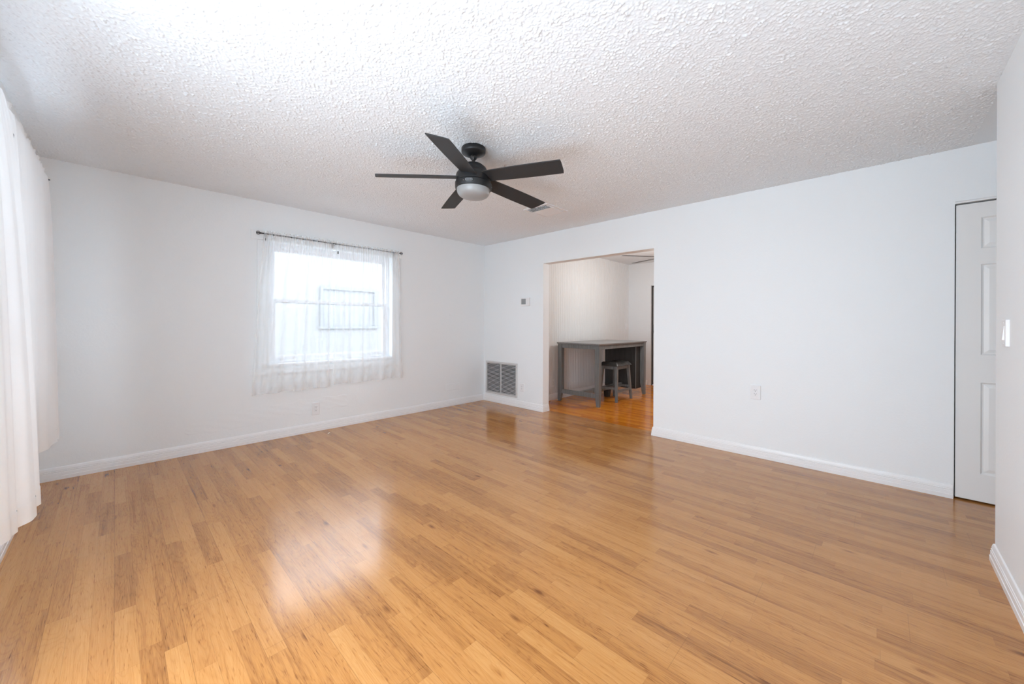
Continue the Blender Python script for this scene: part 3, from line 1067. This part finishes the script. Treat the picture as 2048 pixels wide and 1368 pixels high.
# ------------------------------------------------------------------ dining table
TX0, TX1, TY0, TY1, TZ = 4.84, 6.375, 2.910, 3.650, .92
tb = thing('dining_table', 'weathered grey counter-height dining table seen through the opening', 'table', ((TX0 + TX1) / 2, (TY0 + TY1) / 2, 0))
m = MB().hexa([(TX0 - .010, TY0 - .010, .898), (TX1 + .010, TY0 - .010, .898), (TX1 + .010, TY1 + .010, .898), (TX0 - .010, TY1 + .010, .898)],
              [(TX0 - .015, TY0 - .015, TZ), (TX1 + .015, TY0 - .015, TZ), (TX1 + .015, TY1 + .015, TZ), (TX0 - .015, TY1 + .015, TZ)])
obj('tabletop', m, M_['grey_top'], tb, bevel=.004)
L = .072
for xa, sx in ((TX0, 1), (TX1, -1)):
    for ya, sy in ((TY0, 1), (TY1, -1)):
        xb, yb = xa + sx * L, ya + sy * L
        m = MB()
        # straight above, inner faces tapering towards the foot
        def quad(xi, yi, z):
            return [(xa, ya, z), (xi, ya, z), (xi, yi, z), (xa, yi, z)]
        b0, b1, b2 = quad(xa + sx * L * .62, ya + sy * L * .62, 0), quad(xb, yb, .19), quad(xb, yb, .898)
        m.hexa(b0, b1)
        m.hexa(b1, b2)
        obj('leg', m, M_['grey_wood'], tb, bevel=.003)
ap = .010
for nm, bx_ in (('apron', (TX0 + ap, TX0 + ap + .02, TY0 + L, TY1 - L, .835, .897)), ('apron', (TX1 - ap - .02, TX1 - ap, TY0 + L, TY1 - L, .835, .897)),
                ('apron', (TX0 + L, TX1 - L, TY0 + ap, TY0 + ap + .02, .835, .897)), ('apron', (TX0 + L, TX1 - L, TY1 - ap - .02, TY1 - ap, .835, .897))):
    obj(nm, MB().box(*bx_), M_['grey_wood'], tb, bevel=.002)
obj('stretcher', MB().box(TX0 + .015, TX0 + .045, TY0 + .062, TY1 - .062, .122, .187), M_['grey_wood'], tb, bevel=.002)
obj('stretcher', MB().box(TX0 + .045, 6.16, 3.236, 3.286, .122, .187), M_['grey_wood'], tb, bevel=.002)
m = MB().hexa([(5.657, 3.230, 0), (5.733, 3.230, 0), (5.733, 3.302, 0), (5.657, 3.302, 0)], [(5.650, 3.223, .122), (5.745, 3.223, .122), (5.745, 3.309, .122), (5.650, 3.309, .122)])
obj('centre_foot', m, M_['dark_wood'], tb, bevel=.003)
# closed storage end between the right-hand legs
cab = obj('storage_cabinet', MB().box(6.150, 6.345, 2.985, 3.575, .108, .834), M_['dark_wood'], tb, bevel=.003)  # shade on the cabinet face is put into this darker wood
obj('corner_edge', MB().box(6.144, 6.151, 2.979, 2.992, .108, .834), M_['grey_wood'], cab)
obj('plinth', MB().box(6.120, 6.150, 3.02, 3.56, .11, .165), M_['dark_wood'], cab, bevel=.003)

# ------------------------------------------------------------------ bar stool
SX0, SX1, SY0, SY1 = 5.365, 5.800, 2.905, 3.205
st = thing('bar_stool', 'backless grey stool with black saddle seat tucked under the dining table', 'stool', ((SX0 + SX1) / 2, (SY0 + SY1) / 2, 0))


def saddle(u, v):
    x_, y_ = lerp(SX0 - .018, SX1 + .018, u), lerp(SY0 - .014, SY1 + .014, v)
    e = min(1.0, min(u, 1 - u) * 9) ** .5 * min(1.0, min(v, 1 - v) * 7) ** .5
    return (x_, y_, .560 + e * (.036 + .030 * (2 * u - 1) ** 2 + .004 * math.sin(31 * u) * math.sin(17 * v)))


m = MB().grid(saddle, 28, 20)
m.box(SX0 - .016, SX1 + .016, SY0 - .012, SY1 + .012, .549, .562)
obj('seat', m, M_['leather'], st, smooth=50)
FT = {}
for sx in (-1, 1):
    for sy in (-1, 1):
        tx = (SX0 + .030 if sx < 0 else SX1 - .030)
        ty = (SY0 + .030 if sy < 0 else SY1 - .030)
        fx_, fy_ = tx + sx * .052, ty + sy * .030
        def sq(cx, cy_, z, s):
            return [(cx - s, cy_ - s, z), (cx + s, cy_ - s, z), (cx + s, cy_ + s, z), (cx - s, cy_ + s, z)]
        m = MB().hexa(sq(fx_, fy_, 0, .017), sq(tx, ty, .549, .022))
        obj('leg', m, M_['grey_wood'], st, bevel=.002)
        FT[sx, sy] = (Vector((fx_, fy_, 0)), Vector((tx, ty, .549)))
for (a, c), z in ((((-1, -1), (1, -1)), .525), (((-1, 1), (1, 1)), .525), (((-1, -1), (-1, 1)), .525), (((1, -1), (1, 1)), .525)):
    p, q = FT[a][0].lerp(FT[a][1], z / .549), FT[c][0].lerp(FT[c][1], z / .549)
    d = (q - p).normalized()
    n_ = Vector((-d.y, d.x, 0)) * .009
    m = MB().hexa([p - n_ - Vector((0, 0, .025)), q - n_ - Vector((0, 0, .025)), q + n_ - Vector((0, 0, .025)), p + n_ - Vector((0, 0, .025))],
                  [p - n_ + Vector((0, 0, .024)), q - n_ + Vector((0, 0, .024)), q + n_ + Vector((0, 0, .024)), p + n_ + Vector((0, 0, .024))])
    obj('seat_rail', m, M_['grey_wood'], st)
for (a, c), z in ((((-1, -1), (1, -1)), .165), (((-1, 1), (1, 1)), .165), (((-1, -1), (-1, 1)), .205), (((1, -1), (1, 1)), .205)):
    p, q = FT[a][0].lerp(FT[a][1], z / .549), FT[c][0].lerp(FT[c][1], z / .549)
    d = (q - p).normalized()
    n_ = Vector((-d.y, d.x, 0)) * .010
    hz = Vector((0, 0, .017))
    obj('stretcher', MB().hexa([p - n_ - hz, q - n_ - hz, q + n_ - hz, p + n_ - hz], [p - n_ + hz, q - n_ + hz, q + n_ + hz, p + n_ + hz]), M_['grey_wood'], st)

# ------------------------------------------------------------------ dining room fan with its lit lamp (source of the warm light there)
GX, GY, GZ = 5.60, 2.27, 2.20
f2 = thing('ceiling_fan', 'dark ceiling fan in the dining room, two blade ends showing at the opening top', 'ceiling fan', (GX, GY, 2.03))
obj('canopy', MB().lathe([(.07, H + .001), (.07, H - .03), (.03, H - .05)], T((GX, GY, 0)), 32), M_['bronze'], f2, smooth=40)
obj('downrod', MB().lathe([(.012, H - .05), (.012, 2.27)], T((GX, GY, 0)), 16), M_['bronze'], f2, smooth=40)
obj('motor_housing', MB().lathe([(.03, 2.275), (.09, 2.26), (.11, 2.23), (.11, 2.17), (.08, 2.14)], T((GX, GY, 0)), 40), M_['bronze'], f2, smooth=40)
a0 = math.atan2(2.664 - GY, 5.108 - GX)
for k in range(5):
    obj('blade', blade_mesh(GX, GY, 2.20, 2.20, a0 + 2 * PI / 5 * k, .10, .635, .11, .13, math.radians(8 if k in (0, 4) else 12)), M_['bronze'], f2, smooth=40)
obj('lamp_bowl', MB().lathe([(.085, 2.142), (.10, 2.12), (.095, 2.08), (.06, 2.045), (.002, 2.035)], T((GX, GY, 0)), 40), M_['lamp'], f2, smooth=50)
ld = bpy.data.lights.new('dining_lamp_light', 'POINT')
ld.energy = 3.6
ld.color = (1.0, 0.98, 0.955)
ld.shadow_soft_size = 0.09
lo = bpy.data.objects.new('dining_lamp_light', ld)
lo.location = (GX, GY, 1.92)
C.objects.link(lo)

# ------------------------------------------------------------------ debris on the floor by the back wall
m = MB().box(-.030, .030, -.004, .004, 0, .003, T((1.62, 4.33, .0005)) @ Matrix.Rotation(.9, 4, 'Z'))
tag(obj('splinter', m, M_['chip']), 'tiny pale splinter lying on the floor by the back baseboard', 'debris')

# ------------------------------------------------------------------ outdoors, seen faintly through the back window
struct('ground', MB().box(-6, 12, YB + 0.2, 7.5, -.5, -.4), M_['ground'])
nh = thing('neighbour_house', 'pale house wall next door seen faintly through the back window', 'house', (3.0, 7.5, -1.5))
obj('wall', MB().box(-3, 10, 7.5, 7.8, -1.5, 2.62), M_['stucco'], nh)
obj('parapet_cap', MB().box(-3.05, 10.05, 7.44, 7.9, 2.62, 2.70), M_['stucco'], nh)
m = MB()
for x0, x1, z0, z1 in ((2.63, 3.73, 1.84, 1.89), (2.63, 2.68, 1.15, 1.84), (3.68, 3.73, 1.15, 1.84), (2.60, 3.76, 1.10, 1.15)):
    m.box(x0, x1, 7.46, 7.51, z0, z1)
nw_ = obj('window', m, M_['shutter_frame'], nh)
m = MB()
for i in range(10):
    m.box(2.69 + i * .1, 2.755 + i * .1, 7.491, 7.4965, 1.151, 1.839)
m.box(2.68, 3.68, 7.496, 7.502, 1.15, 1.84)
obj('shutter', m, M_['shutter'], nw_)
